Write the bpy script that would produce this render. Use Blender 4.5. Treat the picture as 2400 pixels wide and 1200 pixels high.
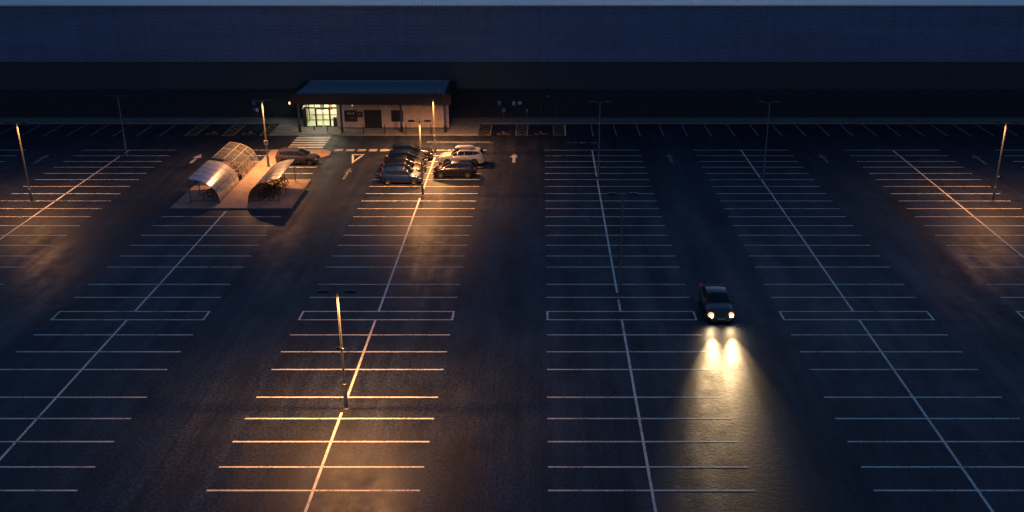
import bpy, bmesh, math, random
from mathutils import Vector, Matrix
R = math.radians
PI = math.pi
random.seed(7)
for o in list(bpy.data.objects): bpy.data.objects.remove(o)
sc = bpy.context.scene
COL = sc.collection

# ------------------------------------------------------------------ camera, sky, sun, exposure
cam = bpy.data.cameras.new('camera'); cam_o = bpy.data.objects.new('camera', cam); COL.objects.link(cam_o)
cam_o.location = (0, 0, 29.0); cam_o.rotation_euler = (R(90 - 21.437), 0, 0)
cam.sensor_width = 36; cam.lens = 35.06; cam.shift_x = -0.0292; cam.clip_end = 2000; cam.clip_start = .5
sc.camera = cam_o

SUN_EL, SUN_ROT = 0.5, 12.0          # the sun is going down behind the warehouse
world = bpy.data.worlds.new('World'); sc.world = world; world.use_nodes = True
nt = world.node_tree; nt.nodes.clear()
sky = nt.nodes.new('ShaderNodeTexSky'); sky.sky_type = 'NISHITA'; sky.sun_disc = False
sky.sun_elevation = R(SUN_EL); sky.sun_rotation = R(SUN_ROT); sky.altitude = 60; sky.air_density = 1.0; sky.dust_density = .4; sky.ozone_density = 3.2
bg = nt.nodes.new('ShaderNodeBackground'); bg.inputs['Strength'].default_value = 0.15
out = nt.nodes.new('ShaderNodeOutputWorld')
nt.links.new(sky.outputs[0], bg.inputs[0]); nt.links.new(bg.outputs[0], out.inputs[0])

sun = bpy.data.lights.new('sun', 'SUN'); sun.energy = 0.004; sun.angle = R(12); sun.color = (1, .86, .74)
sun_o = bpy.data.objects.new('sun', sun); COL.objects.link(sun_o)
sun_o.rotation_euler = (R(-87), 0, R(-SUN_ROT)); sun_o.location = (0, 200, 40)

sc.view_settings.view_transform = 'Standard'; sc.view_settings.look = 'None'
sc.view_settings.exposure = 1.35; sc.view_settings.gamma = 1.0; sc.view_settings.use_curve_mapping = False
sc.cycles.use_denoising = True
sc.cycles.max_bounces = 8; sc.cycles.transparent_max_bounces = 24
sc.cycles.sample_clamp_indirect = 4.0
sc.cycles.caustics_reflective = False; sc.cycles.caustics_refractive = False

LAMP_COL = (1.0, .42, .13)
LAMP_W = 1350.0

# ------------------------------------------------------------------ materials
class NT:
    def __init__(s, name):
        s.m = bpy.data.materials.new(name); s.m.use_nodes = True; s.t = s.m.node_tree; s.t.nodes.clear()
        s.out = s.n('ShaderNodeOutputMaterial')
        s.geo = None
    def n(s, typ, **kw):
        nd = s.t.nodes.new(typ)
        for k, v in kw.items(): setattr(nd, k, v)
        return nd
    def l(s, a, b): s.t.links.new(a, b)
    def put(s, sock, v):
        if hasattr(v, 'bl_idname') or hasattr(v, 'links'): s.l(v, sock)
        else: sock.default_value = v
    def pos(s):
        if not s.geo: s.geo = s.n('ShaderNodeNewGeometry')
        return s.geo.outputs['Position']
    def objco(s):
        return s.n('ShaderNodeTexCoord').outputs['Object']
    def mapping(s, vec, scale=(1, 1, 1), loc=(0, 0, 0)):
        m = s.n('ShaderNodeMapping'); s.l(vec, m.inputs['Vector']); m.inputs['Scale'].default_value = scale; m.inputs['Location'].default_value = loc
        return m.outputs[0]
    def noise(s, vec, scale, detail=3, rough=.55):
        n = s.n('ShaderNodeTexNoise'); s.l(vec, n.inputs['Vector']); n.inputs['Scale'].default_value = scale
        n.inputs['Detail'].default_value = detail; n.inputs['Roughness'].default_value = rough
        return n.outputs['Fac']
    def rng(s, v, a, b, c, d, clamp=True):
        m = s.n('ShaderNodeMapRange'); m.clamp = clamp; s.put(m.inputs[0], v)
        for i, x in enumerate((a, b, c, d)): m.inputs[i + 1].default_value = x
        return m.outputs[0]
    def math(s, op, a, b=0.0):
        m = s.n('ShaderNodeMath', operation=op); s.put(m.inputs[0], a); s.put(m.inputs[1], b)
        return m.outputs[0]
    def mix(s, f, a, b, blend='MIX'):
        m = s.n('ShaderNodeMix', data_type='RGBA', blend_type=blend); s.put(m.inputs[0], f)
        for i, v in ((6, a), (7, b)):
            if isinstance(v, (tuple, list)): m.inputs[i].default_value = tuple(v) + ((1,) if len(v) == 3 else ())
            else: s.l(v, m.inputs[i])
        return m.outputs[2]
    def bump(s, h, strength, dist=.02):
        b = s.n('ShaderNodeBump'); b.inputs['Strength'].default_value = strength; b.inputs['Distance'].default_value = dist
        s.l(h, b.inputs['Height']); return b.outputs[0]
    def pbr(s, color=(.5, .5, .5), rough=.5, metal=0.0, normal=None, **kw):
        p = s.n('ShaderNodeBsdfPrincipled')
        if isinstance(color, (tuple, list)): p.inputs['Base Color'].default_value = tuple(color[:3]) + (1,)
        else: s.l(color, p.inputs['Base Color'])
        s.put(p.inputs['Roughness'], rough); s.put(p.inputs['Metallic'], metal)
        if normal is not None: s.l(normal, p.inputs['Normal'])
        for k, v in kw.items():
            s.put(p.inputs[k.replace('_', ' ')], v)
        return p
    def done(s, sh): s.l(sh.outputs[0], s.out.inputs[0]); return s.m

MATS = {}
def mat(name, color, rough=.5, metal=0.0, var=.15, scale=3.0, bump=0.0, bscale=40., **kw):
    if name in MATS: return MATS[name]
    t = NT(name); p = t.pos()
    n = t.noise(p, scale, 4, .6)
    lo = tuple(c * (1 - var) for c in color); hi = tuple(min(1, c * (1 + var)) for c in color)
    col = t.mix(t.rng(n, .3, .7, 0, 1), lo, hi)
    r = t.rng(n, .3, .7, max(.02, rough - .08), min(1, rough + .08))
    nm = t.bump(t.noise(p, bscale, 2), bump, .01) if bump else None
    m = t.done(t.pbr(col, r, metal, nm, **kw)); MATS[name] = m
    return m

SEAMS = (13.75, -2.85, -19.8, -36.5, 29.95, 46.4, -53.0)
def asphalt():
    t = NT('asphalt'); p = t.pos()
    fine = t.noise(p, 6, 4, .8); mid = t.noise(p, .9, 4, .6); big = t.noise(t.mapping(p, (1, .35, 1)), .09, 4, .6)
    tracks = t.noise(t.mapping(p, (1, .07, 1)), .55, 3, .5)
    col = t.mix(t.rng(fine, .41, .61, 0, 1), (.0045, .0066, .0135), (.037, .046, .075))
    col = t.mix(1.0, col, t.mix(t.rng(big, .3, .7, 0, 1), (.70, .71, .74), (1.3, 1.28, 1.24)), 'MULTIPLY')
    col = t.mix(1.0, col, t.mix(t.rng(mid, .3, .7, 0, 1), (.82, .82, .82), (1.18, 1.18, 1.18)), 'MULTIPLY')
    lane = t.noise(t.mapping(p, (1, .035, 1)), 1.5, 4, .6); grime = t.noise(t.mapping(p, (1, .5, 1)), .32, 5, .7)
    col = t.mix(1.0, col, t.mix(t.rng(lane, .34, .66, 0, 1), (.74, .74, .75), (1.28, 1.28, 1.28)), 'MULTIPLY')
    col = t.mix(1.0, col, t.mix(t.rng(grime, .38, .60, 0, 1), (.70, .70, .71), (1.2, 1.2, 1.2)), 'MULTIPLY')
    # day joints that run along the middle of every aisle
    sep = t.n('ShaderNodeSeparateXYZ'); t.l(p, sep.inputs[0])
    wob = t.rng(t.noise(t.mapping(p, (0, 1, 0)), .25, 4), 0, 1, -.22, .22)
    x = t.math('ADD', sep.outputs[0], wob)
    d = None
    for sx in SEAMS:
        e = t.math('ABSOLUTE', t.math('SUBTRACT', x, sx)); d = e if d is None else t.math('MINIMUM', d, e)
    broken = t.rng(t.noise(t.mapping(p, (.2, .3, 0)), 1.0, 3), .42, .6, 0, 1)
    seam = t.math('MULTIPLY', t.rng(d, .02, .055, 1, 0), broken)
    col = t.mix(seam, col, (.006, .006, .007))
    # the strips in which the tarmac was laid
    bk = t.n('ShaderNodeTexBrick'); bk.offset = .37
    vr = t.n('ShaderNodeVectorRotate', rotation_type='Z_AXIS'); t.l(p, vr.inputs['Vector']); vr.inputs['Angle'].default_value = PI/2
    t.l(vr.outputs[0], bk.inputs['Vector']); bk.inputs['Scale'].default_value = 1.0; bk.inputs['Brick Width'].default_value = 19.0; bk.inputs['Row Height'].default_value = 4.13
    bk.inputs['Mortar Size'].default_value = .025; bk.inputs['Color1'].default_value = (.88, .88, .89, 1); bk.inputs['Color2'].default_value = (1.14, 1.13, 1.11, 1); bk.inputs['Mortar'].default_value = (.62, .62, .62, 1)
    col = t.mix(1.0, col, bk.outputs['Color'], 'MULTIPLY')
    # oil drips in the bays
    vo = t.n('ShaderNodeTexVoronoi'); t.l(t.mapping(p, (.42, .42, 0)), vo.inputs['Vector']); vo.inputs['Scale'].default_value = 1.0
    oil = t.math('MULTIPLY', t.rng(vo.outputs['Distance'], .0, .17, .75, 0), t.rng(t.noise(p, .4, 2), .45, .6, 0, 1))
    col = t.mix(oil, col, (.008, .008, .009))
    rough = t.math('ADD', t.rng(tracks, .3, .7, .44, .64), t.math('ADD', t.rng(mid, .3, .7, -.06, .06), t.rng(grime, .35, .62, .035, -.035)))
    rough = t.math('ADD', rough, t.rng(fine, .3, .7, -.05, .05))
    h = t.math('ADD', t.math('MULTIPLY', fine, .6), t.math('MULTIPLY', t.noise(p, 3.0, 3), .5))
    h = t.math('SUBTRACT', h, seam)
    return t.done(t.pbr(col, rough, 0, t.bump(h, .35, .025), Specular_IOR_Level=.30))

def paint(name, c, wear=.38, thr=.33):
    t = NT(name); p = t.pos()
    n = t.noise(p, 7, 5, .7); b = t.noise(p, .7, 2)
    f = t.rng(t.math('ADD', n, t.rng(b, .3, .7, -.10, .10)), thr, thr + .12, 0, 1)
    col = t.mix(f, tuple(x * wear for x in c), c)
    return t.done(t.pbr(col, .55, 0, t.bump(t.noise(p, 14, 2), .2, .01)))

M = {}
M['asphalt'] = asphalt()
M['white_paint'] = paint('white_road_paint', (.88, .81, .71), .35, .37)
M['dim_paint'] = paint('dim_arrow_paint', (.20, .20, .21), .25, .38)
M['worn_paint'] = paint('worn_white_road_paint', (.55, .54, .52), .06, .46)
M['faint_paint'] = paint('faded_white_road_paint', (.42, .42, .42), .35, .36)
M['arrow_paint'] = paint('arrow_road_paint', (.50, .49, .48), .2, .36)
M['yellow_paint'] = paint('yellow_road_paint', (.50, .38, .15), .4, .36)

def cladding(name, c, var=.12):
    t = NT(name); p = t.pos()
    a = t.noise(t.mapping(p, (.08, 1, .9)), .6, 4, .6); s = t.noise(t.mapping(p, (1.4, 1, .10)), 1.0, 4, .6); f = t.noise(t.mapping(p, (1, 1, 2.2)), 3.2, 3, .8)
    v = t.math('ADD', t.math('MULTIPLY', a, .25), t.math('ADD', t.math('MULTIPLY', s, .2), t.math('MULTIPLY', f, .55)))
    col = t.mix(t.rng(v, .34, .66, 0, 1), tuple(x * (1 - var) for x in c), tuple(x * (1 + var) for x in c))
    return t.done(t.pbr(col, t.rng(f, .3, .7, .42, .58), 0))
M['clad_up'] = cladding('pale_blue_grey_cladding', (.145, .215, .37), .40)
M['clad_mid'] = cladding('dark_grey_cladding', (.046, .058, .082), .3)
def bricks(name, c1, c2, mortar, scale=1.0):
    t = NT(name); p = t.pos()
    comb = t.n('ShaderNodeCombineXYZ'); sep = t.n('ShaderNodeSeparateXYZ'); t.l(p, sep.inputs[0])
    t.l(t.math('ADD', sep.outputs[0], sep.outputs[1]), comb.inputs[0]); t.l(sep.outputs[2], comb.inputs[1])
    b = t.n('ShaderNodeTexBrick'); t.l(comb.outputs[0], b.inputs['Vector']); b.inputs['Scale'].default_value = scale
    b.inputs['Brick Width'].default_value = .225; b.inputs['Row Height'].default_value = .075; b.inputs['Mortar Size'].default_value = .008
    b.inputs['Color1'].default_value = c1 + (1,); b.inputs['Color2'].default_value = c2 + (1,); b.inputs['Mortar'].default_value = mortar + (1,)
    col = t.mix(1.0, b.outputs[0], t.mix(t.rng(t.noise(p, 1.3, 5, .65), .3, .7, 0, 1), (.72, .72, .74), (1.2, 1.19, 1.17)), 'MULTIPLY')
    return t.done(t.pbr(col, .85, 0, t.bump(b.outputs['Fac'], .4, .01)))
M['brick_dark'] = bricks('dark_engineering_brick', (.021, .025, .034), (.016, .019, .027), (.028, .031, .04))
M['brick_lobby'] = bricks('buff_red_brick', (.56, .43, .37), (.49, .37, .32), (.52, .47, .43))
def pavers():
    t = NT('red_block_paving'); p = t.pos()
    b = t.n('ShaderNodeTexBrick'); t.l(p, b.inputs['Vector']); b.inputs['Scale'].default_value = 1.0
    b.inputs['Brick Width'].default_value = .42; b.inputs['Row Height'].default_value = .21; b.inputs['Mortar Size'].default_value = .014
    b.inputs['Color1'].default_value = (.42, .29, .24, 1); b.inputs['Color2'].default_value = (.34, .235, .20, 1); b.inputs['Mortar'].default_value = (.16, .12, .10, 1)
    col = t.mix(1.0, b.outputs[0], t.mix(t.rng(t.noise(p, .8, 5, .65), .3, .7, 0, 1), (.70, .70, .70), (1.25, 1.24, 1.22)), 'MULTIPLY')
    return t.done(t.pbr(col, .8, 0, t.bump(b.outputs['Fac'], .5, .01)))
M['pavers'] = pavers()
def slabs():
    t = NT('grey_pavement'); p = t.pos()
    b = t.n('ShaderNodeTexBrick'); t.l(p, b.inputs['Vector']); b.offset = .5; b.inputs['Scale'].default_value = 1.0
    b.inputs['Brick Width'].default_value = .6; b.inputs['Row Height'].default_value = .45; b.inputs['Mortar Size'].default_value = .012
    b.inputs['Color1'].default_value = (.24, .23, .22, 1); b.inputs['Color2'].default_value = (.19, .185, .18, 1); b.inputs['Mortar'].default_value = (.12, .12, .12, 1)
    col = t.mix(1.0, b.outputs[0], t.mix(t.rng(t.noise(p, 2.4, 6, .75), .3, .7, 0, 1), (.55, .55, .56), (1.3, 1.3, 1.28)), 'MULTIPLY')
    return t.done(t.pbr(col, .85, 0, t.bump(b.outputs['Fac'], .4, .01)))
M['slabs'] = slabs()
M['kerb'] = mat('concrete_kerb', (.20, .19, .18), .85, var=.2, scale=2.5, bump=.2)
M['roof_metal'] = mat('pale_grey_metal_roof', (.78, .77, .76), .38, .6, var=.10, scale=.7)
M['lobby_roof'] = mat('grey_blue_metal_roof', (.26, .30, .36), .5, 0, var=.25, scale=2.2)
M['trim'] = mat('pale_gutter_trim', (.62, .62, .62), .5)
M['dark_trim'] = mat('charcoal_fascia', (.014, .014, .016), .55, var=.25, scale=2)
M['frame'] = mat('dark_aluminium_frame', (.012, .013, .016), .4)
M['blue_metal'] = mat('navy_painted_steel', (.02, .045, .13), .4)
M['galv'] = mat('galvanised_steel', (.20, .20, .20), .5, .3, var=.12, scale=6)
M['galv_base'] = mat('grey_painted_steel', (.10, .11, .13), .5, .2, var=.2, scale=5)
M['black_metal'] = mat('black_powder_coat', (.018, .018, .02), .45)
M['hoop'] = mat('shelter_tube_steel', (.30, .29, .28), .4, .4)
M['hoop_dark'] = mat('shelter_dark_steel', (.06, .06, .065), .4, .3)
M['rubber'] = mat('tyre_rubber', (.012, .012, .013), .8)
M['rim'] = mat('alloy_wheel', (.26, .25, .24), .35, .8)
M['chrome'] = mat('bright_trim', (.75, .74, .72), .18, 1.0)
M['black_plastic'] = mat('black_plastic', (.012, .012, .013), .5)
M['plate'] = mat('number_plate_white', (.62, .60, .55), .5)
M['ink'] = mat('dark_lettering', (.02, .02, .025), .6)
M['pale_ink'] = mat('pale_lettering', (.50, .48, .40), .6)
M['dim_ink'] = mat('dim_pale_lettering', (.12, .13, .13), .6)
M['white_plastic'] = mat('white_plastic', (.75, .74, .72), .5)
M['sign_white'] = mat('white_sign', (.62, .60, .60), .5)
M['sign_blue'] = mat('blue_sign', (.05, .13, .33), .5)
M['sign_red'] = mat('red_print', (.45, .07, .04), .5)
M['sign_grey'] = mat('grey_sign', (.25, .27, .30), .5)
M['door_dark'] = mat('dark_steel_door', (.012, .014, .018), .45)
M['plaster'] = mat('cream_plaster', (.80, .76, .64), .7, var=.06)
M['lino'] = mat('pale_green_floor', (.46, .47, .34), .4, var=.1)
M['poster_dark'] = mat('dark_poster', (.10, .10, .08), .5, var=.8, scale=5)
M['poster_red'] = mat('red_poster', (.55, .16, .09), .5, var=.5, scale=5)
M['poster_tan'] = mat('tan_poster', (.62, .50, .36), .5, var=.4, scale=5)
M['unlit_lens'] = mat('unlit_lamp_lens', (.35, .37, .40), .2)
def emit(name, c, s):
    t = NT(name); e = t.n('ShaderNodeEmission'); e.inputs[0].default_value = c + (1,); e.inputs[1].default_value = s
    return t.done(e)
M['lit_lens'] = emit('lit_lamp_lens', (1, .68, .36), 22)
M['head_lit'] = emit('lit_headlamp', (1, .86, .62), 60)
M['head_glow'] = emit('glowing_headlamp_bowl', (1, .50, .16), .55)
M['tail_lit'] = emit('lit_tail_lamp', (1, .03, .05), .06)
M['ceil_lit'] = emit('lit_ceiling_panel', (1, .95, .66), 1.2)
M['white_led'] = emit('small_white_led', (1, .95, .85), 1.2)
M['bulkhead_lit'] = emit('lit_bulkhead_lens', (1, .62, .38), 2.2)
M['tail_off'] = mat('red_lamp_plastic', (.26, .008, .014), .25)
M['head_off'] = mat('clear_lamp_plastic', (.55, .55, .55), .12, .5)
def tint_glass(name='tinted_car_glass', c=(.008, .010, .014)):
    t = NT(name); return t.done(t.pbr(c, .06, 0, None, Specular_IOR_Level=.6))
M['car_glass'] = tint_glass()
def sheet(name, tint, transp, spec_rough, haze=(.5, .5, .5), hazef=.12):
    t = NT(name)
    tr = t.n('ShaderNodeBsdfTransparent'); tr.inputs[0].default_value = tint + (1,)
    gl = t.n('ShaderNodeBsdfGlossy'); gl.inputs['Roughness'].default_value = spec_rough; gl.inputs[0].default_value = (.9, .9, .9, 1)
    df = t.n('ShaderNodeBsdfDiffuse'); df.inputs[0].default_value = haze + (1,)
    fr = t.n('ShaderNodeFresnel'); fr.inputs[0].default_value = 1.5
    p = t.pos(); nz = t.noise(p, 2.5, 4, .6)
    a = t.n('ShaderNodeMixShader'); t.l(t.rng(nz, .3, .7, hazef * .7, hazef * 1.3), a.inputs[0]); t.l(tr.outputs[0], a.inputs[1]); t.l(df.outputs[0], a.inputs[2])
    b = t.n('ShaderNodeMixShader'); t.l(t.math('ADD', t.math('MULTIPLY', fr.outputs[0], 1.0), 1 - transp), b.inputs[0]); t.l(a.outputs[0], b.inputs[1]); t.l(gl.outputs[0], b.inputs[2])
    return t.done(b)
M['poly_silver'] = sheet('hazy_polycarbonate', (.50, .50, .52), .86, .20, (.74, .75, .78), .46)
M['poly_clear'] = sheet('clear_polycarbonate', (.72, .72, .74), .91, .14, (.6, .6, .63), .10)
M['poly_opal'] = sheet('opal_polycarbonate', (.5, .5, .5), .9, .22, (.80, .77, .74), .62)
M['window_glass'] = sheet('window_glass', (.93, .95, .92), .98, .02, (.5, .5, .5), .01)
def car_paint(name, c, metal=.4, rough=.28, coat=.7):
    if name in MATS: return MATS[name]
    t = NT(name); p = t.pos(); n = t.noise(p, 5, 4, .6)
    col = t.mix(t.rng(n, .3, .7, 0, 1), tuple(x * .88 for x in c), tuple(x * 1.1 for x in c))
    MATS[name] = t.done(t.pbr(col, t.rng(n, .3, .7, rough - .04, rough + .06), metal, None, Coat_Weight=coat, Coat_Roughness=.08)); return MATS[name]

# ------------------------------------------------------------------ mesh helpers
class MB:
    def __init__(s): s.v = []; s.f = []; s.sm = []
    def face(s, pts, smooth=False):
        b = len(s.v); s.v += [tuple(p) for p in pts]; s.f.append(tuple(range(b, b + len(pts)))); s.sm.append(smooth)
    def box(s, x0, x1, y0, y1, z0, z1):
        b = len(s.v)
        s.v += [(x0,y0,z0),(x1,y0,z0),(x1,y1,z0),(x0,y1,z0),(x0,y0,z1),(x1,y0,z1),(x1,y1,z1),(x0,y1,z1)]
        for q in ((0,3,2,1),(4,5,6,7),(0,1,5,4),(1,2,6,5),(2,3,7,6),(3,0,4,7)):
            s.f.append(tuple(b + i for i in q)); s.sm.append(False)
        return s
    def bevbox(s, x0, x1, y0, y1, z0, z1, b):
        bm = bmesh.new(); bmesh.ops.create_cube(bm, size=1)
        for v in bm.verts: v.co = Vector((x0 + (v.co.x + .5) * (x1 - x0), y0 + (v.co.y + .5) * (y1 - y0), z0 + (v.co.z + .5) * (z1 - z0)))
        bmesh.ops.bevel(bm, geom=list(bm.edges), offset=b, segments=2, affect='EDGES', profile=.6)
        s.add_bm(bm, True); return s
    def add_bm(s, bm, smooth=True):
        b = len(s.v); bm.verts.ensure_lookup_table(); bm.verts.index_update()
        s.v += [tuple(v.co) for v in bm.verts]
        for f in bm.faces: s.f.append(tuple(b + v.index for v in f.verts)); s.sm.append(smooth)
        bm.free()
    def ellipsoid(s, c, r, n=10, m=7):
        b = len(s.v)
        for i in range(1, m):
            th = PI * i / m
            for j in range(n):
                ph = 2 * PI * j / n
                s.v.append((c[0] + r[0]*math.sin(th)*math.cos(ph), c[1] + r[1]*math.sin(th)*math.sin(ph), c[2] + r[2]*math.cos(th)))
        t = len(s.v); s.v += [(c[0], c[1], c[2] + r[2]), (c[0], c[1], c[2] - r[2])]
        for i in range(m - 2):
            for j in range(n):
                k = (j + 1) % n
                s.f.append((b+i*n+j, b+(i+1)*n+j, b+(i+1)*n+k, b+i*n+k)); s.sm.append(True)
        for j in range(n):
            k = (j + 1) % n
            s.f.append((t, b+j, b+k)); s.f.append((t+1, b+(m-2)*n+k, b+(m-2)*n+j)); s.sm += [True, True]
        return s
    def tube(s, pts, r, n=8, cap=True, rs=None, closed=False):
        pts = [Vector(p) for p in pts]; b = len(s.v); N = len(pts); up = None
        for i, p in enumerate(pts):
            if closed: d = pts[(i+1) % N] - pts[i-1]
            else: d = (pts[min(i+1, N-1)] - pts[max(i-1, 0)])
            d.normalize()
            if up is None or abs(up.dot(d)) > .98: up = Vector((0,0,1)) if abs(d.z) < .9 else Vector((1,0,0))
            a = d.cross(up).normalized(); up = a.cross(d).normalized()
            rr = rs[i] if rs else r
            for j in range(n):
                an = 2*PI*j/n; s.v.append(tuple(p + a*math.cos(an)*rr + up*math.sin(an)*rr))
        for i in range(N if closed else N - 1):
            i2 = (i + 1) % N
            for j in range(n):
                k = (j+1) % n
                s.f.append((b+i*n+j, b+i*n+k, b+i2*n+k, b+i2*n+j)); s.sm.append(True)
        if cap and not closed:
            s.f.append(tuple(b+j for j in range(n))[::-1]); s.f.append(tuple(b+(N-1)*n+j for j in range(n))); s.sm += [False, False]
        return s
    def lathe(s, prof, axis='z', n=20, c=(0,0,0)):
        b = len(s.v); N = len(prof)
        for r_, h in prof:
            for j in range(n):
                a = 2*PI*j/n; x, y = r_*math.cos(a), r_*math.sin(a)
                q = {'z': (x, y, h), 'y': (x, h, y), 'x': (h, x, y)}[axis]
                s.v.append((c[0]+q[0], c[1]+q[1], c[2]+q[2]))
        for i in range(N - 1):
            for j in range(n):
                k = (j+1) % n; s.f.append((b+i*n+j, b+i*n+k, b+(i+1)*n+k, b+(i+1)*n+j)); s.sm.append(True)
        return s
    def grid(s, pts, smooth=True):
        b = len(s.v); n = len(pts); m = len(pts[0])
        for row in pts: s.v += [tuple(p) for p in row]
        for i in range(n-1):
            for j in range(m-1):
                s.f.append((b+i*m+j, b+i*m+j+1, b+(i+1)*m+j+1, b+(i+1)*m+j)); s.sm.append(smooth)
        return s
    def mesh(s, name, m, sharp=True):
        me = bpy.data.meshes.new(name); me.from_pydata(s.v, [], s.f)
        me.polygons.foreach_set('use_smooth', s.sm)
        bm = bmesh.new(); bm.from_mesh(me); bmesh.ops.recalc_face_normals(bm, faces=bm.faces); bm.to_mesh(me); bm.free()
        me.update(); me.materials.append(m)
        if sharp and any(s.sm): me.set_sharp_from_angle(angle=R(42))
        return me
    def build(s, name, m, parent=None, loc=None):
        return link(name, s.mesh(name, m), parent, loc)
def link(name, data, parent=None, loc=None):
    o = bpy.data.objects.new(name, data); COL.objects.link(o)
    if parent: o.parent = parent
    if loc: o.location = loc
    return o
def tag(o, label, cat, group=None):
    o['label'] = label; o['category'] = cat
    if group: o['group'] = group
    return o
def empty(name, loc, label, cat, group=None, rz=0):
    o = link(name, None, None, loc); o.rotation_euler = (0, 0, rz); o.empty_display_size = .3
    return tag(o, label, cat, group)
def struct(o): o['kind'] = 'structure'; return o
def copy_tree(o, parent=None):
    c = o.copy(); COL.objects.link(c); c.parent = parent
    for ch in list(o.children): copy_tree(ch, c)
    return c
def bm_poly(mb, pts, z): mb.face([(x, y, z) for x, y in pts])

# ------------------------------------------------------------------ ground and markings
Z1, Z2 = .004, .008
g = MB(); g.face([(-500, -150, 0), (500, -150, 0), (500, 420, 0), (-500, 420, 0)])
ground = struct(g.build('car_park', M['asphalt']))
LINE_Y = [41.93, 44.01, 46.44, 48.85, 51.26, 54.70, 57.10, 59.56, 61.92, 63.28, 65.71, 68.10, 71.51, 73.86, 76.25, 78.62, 81.01, 83.36,
          85.59, 87.80, 89.99, 92.27, 94.52, 96.64, 98.85, 100.98, 103.21, 105.43]
unit = MB(); unit.face([(-.5, -.5, 0), (.5, -.5, 0), (.5, .5, 0), (-.5, .5, 0)])
UNIT = {k: unit.mesh('painted_line', M[k]) for k in ('white_paint', 'faint_paint', 'yellow_paint', 'worn_paint')}
def stripe(name, x0, x1, y0, y1, z=Z1, m='white_paint', parent=ground):
    o = link(name, UNIT[m], parent, ((x0+x1)/2, (y0+y1)/2, z)); o.scale = (abs(x1-x0), abs(y1-y0), 1); return o
def bar(name, x0, y0, x1, y1, w, z=Z1, m='white_paint', parent=ground):
    o = link(name, UNIT[m], parent, ((x0+x1)/2, (y0+y1)/2, z)); o.scale = (math.hypot(x1-x0, y1-y0), w, 1)
    o.rotation_euler = (0, 0, math.atan2(y1-y0, x1-x0)); return o
ROWS = {'K': (-66.4, -56.2), 'L': (-50.19, -39.87), 'A': (-33.65, -23.10), 'B': (-16.69, -6.07), 'C': (.31, 10.63), 'D': (16.50, 26.89), 'E': (33.02, 43.41), 'F': (49.45, 59.9)}
LW = .125
for r, (x0, x1) in ROWS.items():
    xm = (x0 + x1) / 2
    for i, y in enumerate(LINE_Y):
        a, b = x0, x1
        if r in 'KF' and y < 85: continue
        if r == 'A':
            if 84.5 < y < 94.6: continue
            if y > 94.6:
                if y > 100.5: stripe('bay_line', a, -29.45, y - LW/2, y + LW/2)
                if y > 102: continue
                a = -27.35; 
        stripe('bay_line', a, b, y - LW/2, y + LW/2)
    if r not in 'KF':
        segs = [(30, 61.98), (63.23, 105.43)] if r != 'A' else [(30, 61.98), (63.23, 84.9)]
        gaps = {'B': [(49.5, 50.6), (88.6, 90.1), (102.6, 105.5)], 'C': [(65.3, 66.5), (94.3, 95.4)], 'D': [(94.4, 95.2)], 'L': [(103.0, 104.2)]}.get(r, [])
        for s0, s1 in segs:
            cur = s0
            for g0, g1 in gaps:
                if s0 < g0 < s1: stripe('spine_line', xm - .075, xm + .075, cur, g0, Z2); cur = g1
            if cur < s1: stripe('spine_line', xm - .075, xm + .075, cur, s1, Z2)
    if r not in 'KF':
        for xx in (x0 + .07, x1 - .07): stripe('walkway_edge_line', xx - .07, xx + .07, 61.92, 63.28, Z2)
# bays along the building
for i in range(22):
    stripe('bay_line', 5.86 + 2.713*i - .05, 5.86 + 2.713*i + .05, 111.55, 116.95, Z1, 'faint_paint')
stripe('bay_line', 2.74 - .05, 2.74 + .05, 111.8, 117.0, Z2, 'white_paint')
for i in range(12):
    stripe('bay_line', -43.86 - 2.675*i - .05, -43.86 - 2.675*i + .05, 111.4, 116.95, Z1, 'faint_paint')
def hatch(x0, x1, y0=111.75, y1=116.95):
    n = 4; w = .085
    for xx in (x0, x1): stripe('hatch_side_line', xx - w/2, xx + w/2, y0, y1, Z2, 'yellow_paint')
    stripe('hatch_end_line', x0, x1, y0 - w/2, y0 + w/2, Z1, 'yellow_paint')
    st = (y1 - y0) / n
    for k in range(n):
        bar('hatch_stripe', x0 + .05, y0 + k*st + .06, x1 - .05, y0 + (k+1)*st - .06, .07, Z1 + .001, 'yellow_paint')
        bar('hatch_stripe', x0 + .05, y0 + (k+1)*st - .06, x1 - .05, y0 + k*st + .06, .07, Z1 + .0025, 'yellow_paint')
for a, b in ((-7.33, -5.97), (-3.01, -1.68), (1.35, 2.62), (-41.06, -39.78), (-36.75, -35.46), (-32.42, -31.3)): hatch(a, b)
stripe('hatch_end_line', -1.68, -1.15, 111.71, 111.79, Z1, 'yellow_paint')
def wheelchair(x, y):
    m = MB(); w = .10; pts = []
    def seg(ax, ay, bx, by):
        d = Vector((bx-ax, by-ay)); n = Vector((-d.y, d.x)).normalized() * w/2
        m.face([(ax-n.x, ay-n.y, 0), (bx-n.x, by-n.y, 0), (bx+n.x, by+n.y, 0), (ax+n.x, ay+n.y, 0)])
    arc = [(-.12 + .55*math.cos(R(a)), .42 + .42*math.sin(R(a))) for a in range(100, 341, 20)]
    for p, q in zip(arc, arc[1:]): seg(*p, *q)
    seg(0, 1.25, 0, .62); seg(0, .62, .5, .62); seg(.5, .62, .72, .12); seg(.72, .12, .95, .2); seg(0, .98, .4, .98)
    hd = [(.15*math.cos(2*PI*i/10), 1.48 + .15*math.sin(2*PI*i/10), 0) for i in range(10)]; m.face(hd)
    return m.build('wheelchair_symbol', M['yellow_paint'], ground, (x, y, Z2))
for x, y in ((-4.5, 112.0), (-.15, 112.0), (-38.2, 112.1), (-33.95, 112.1)): wheelchair(x, y)
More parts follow.
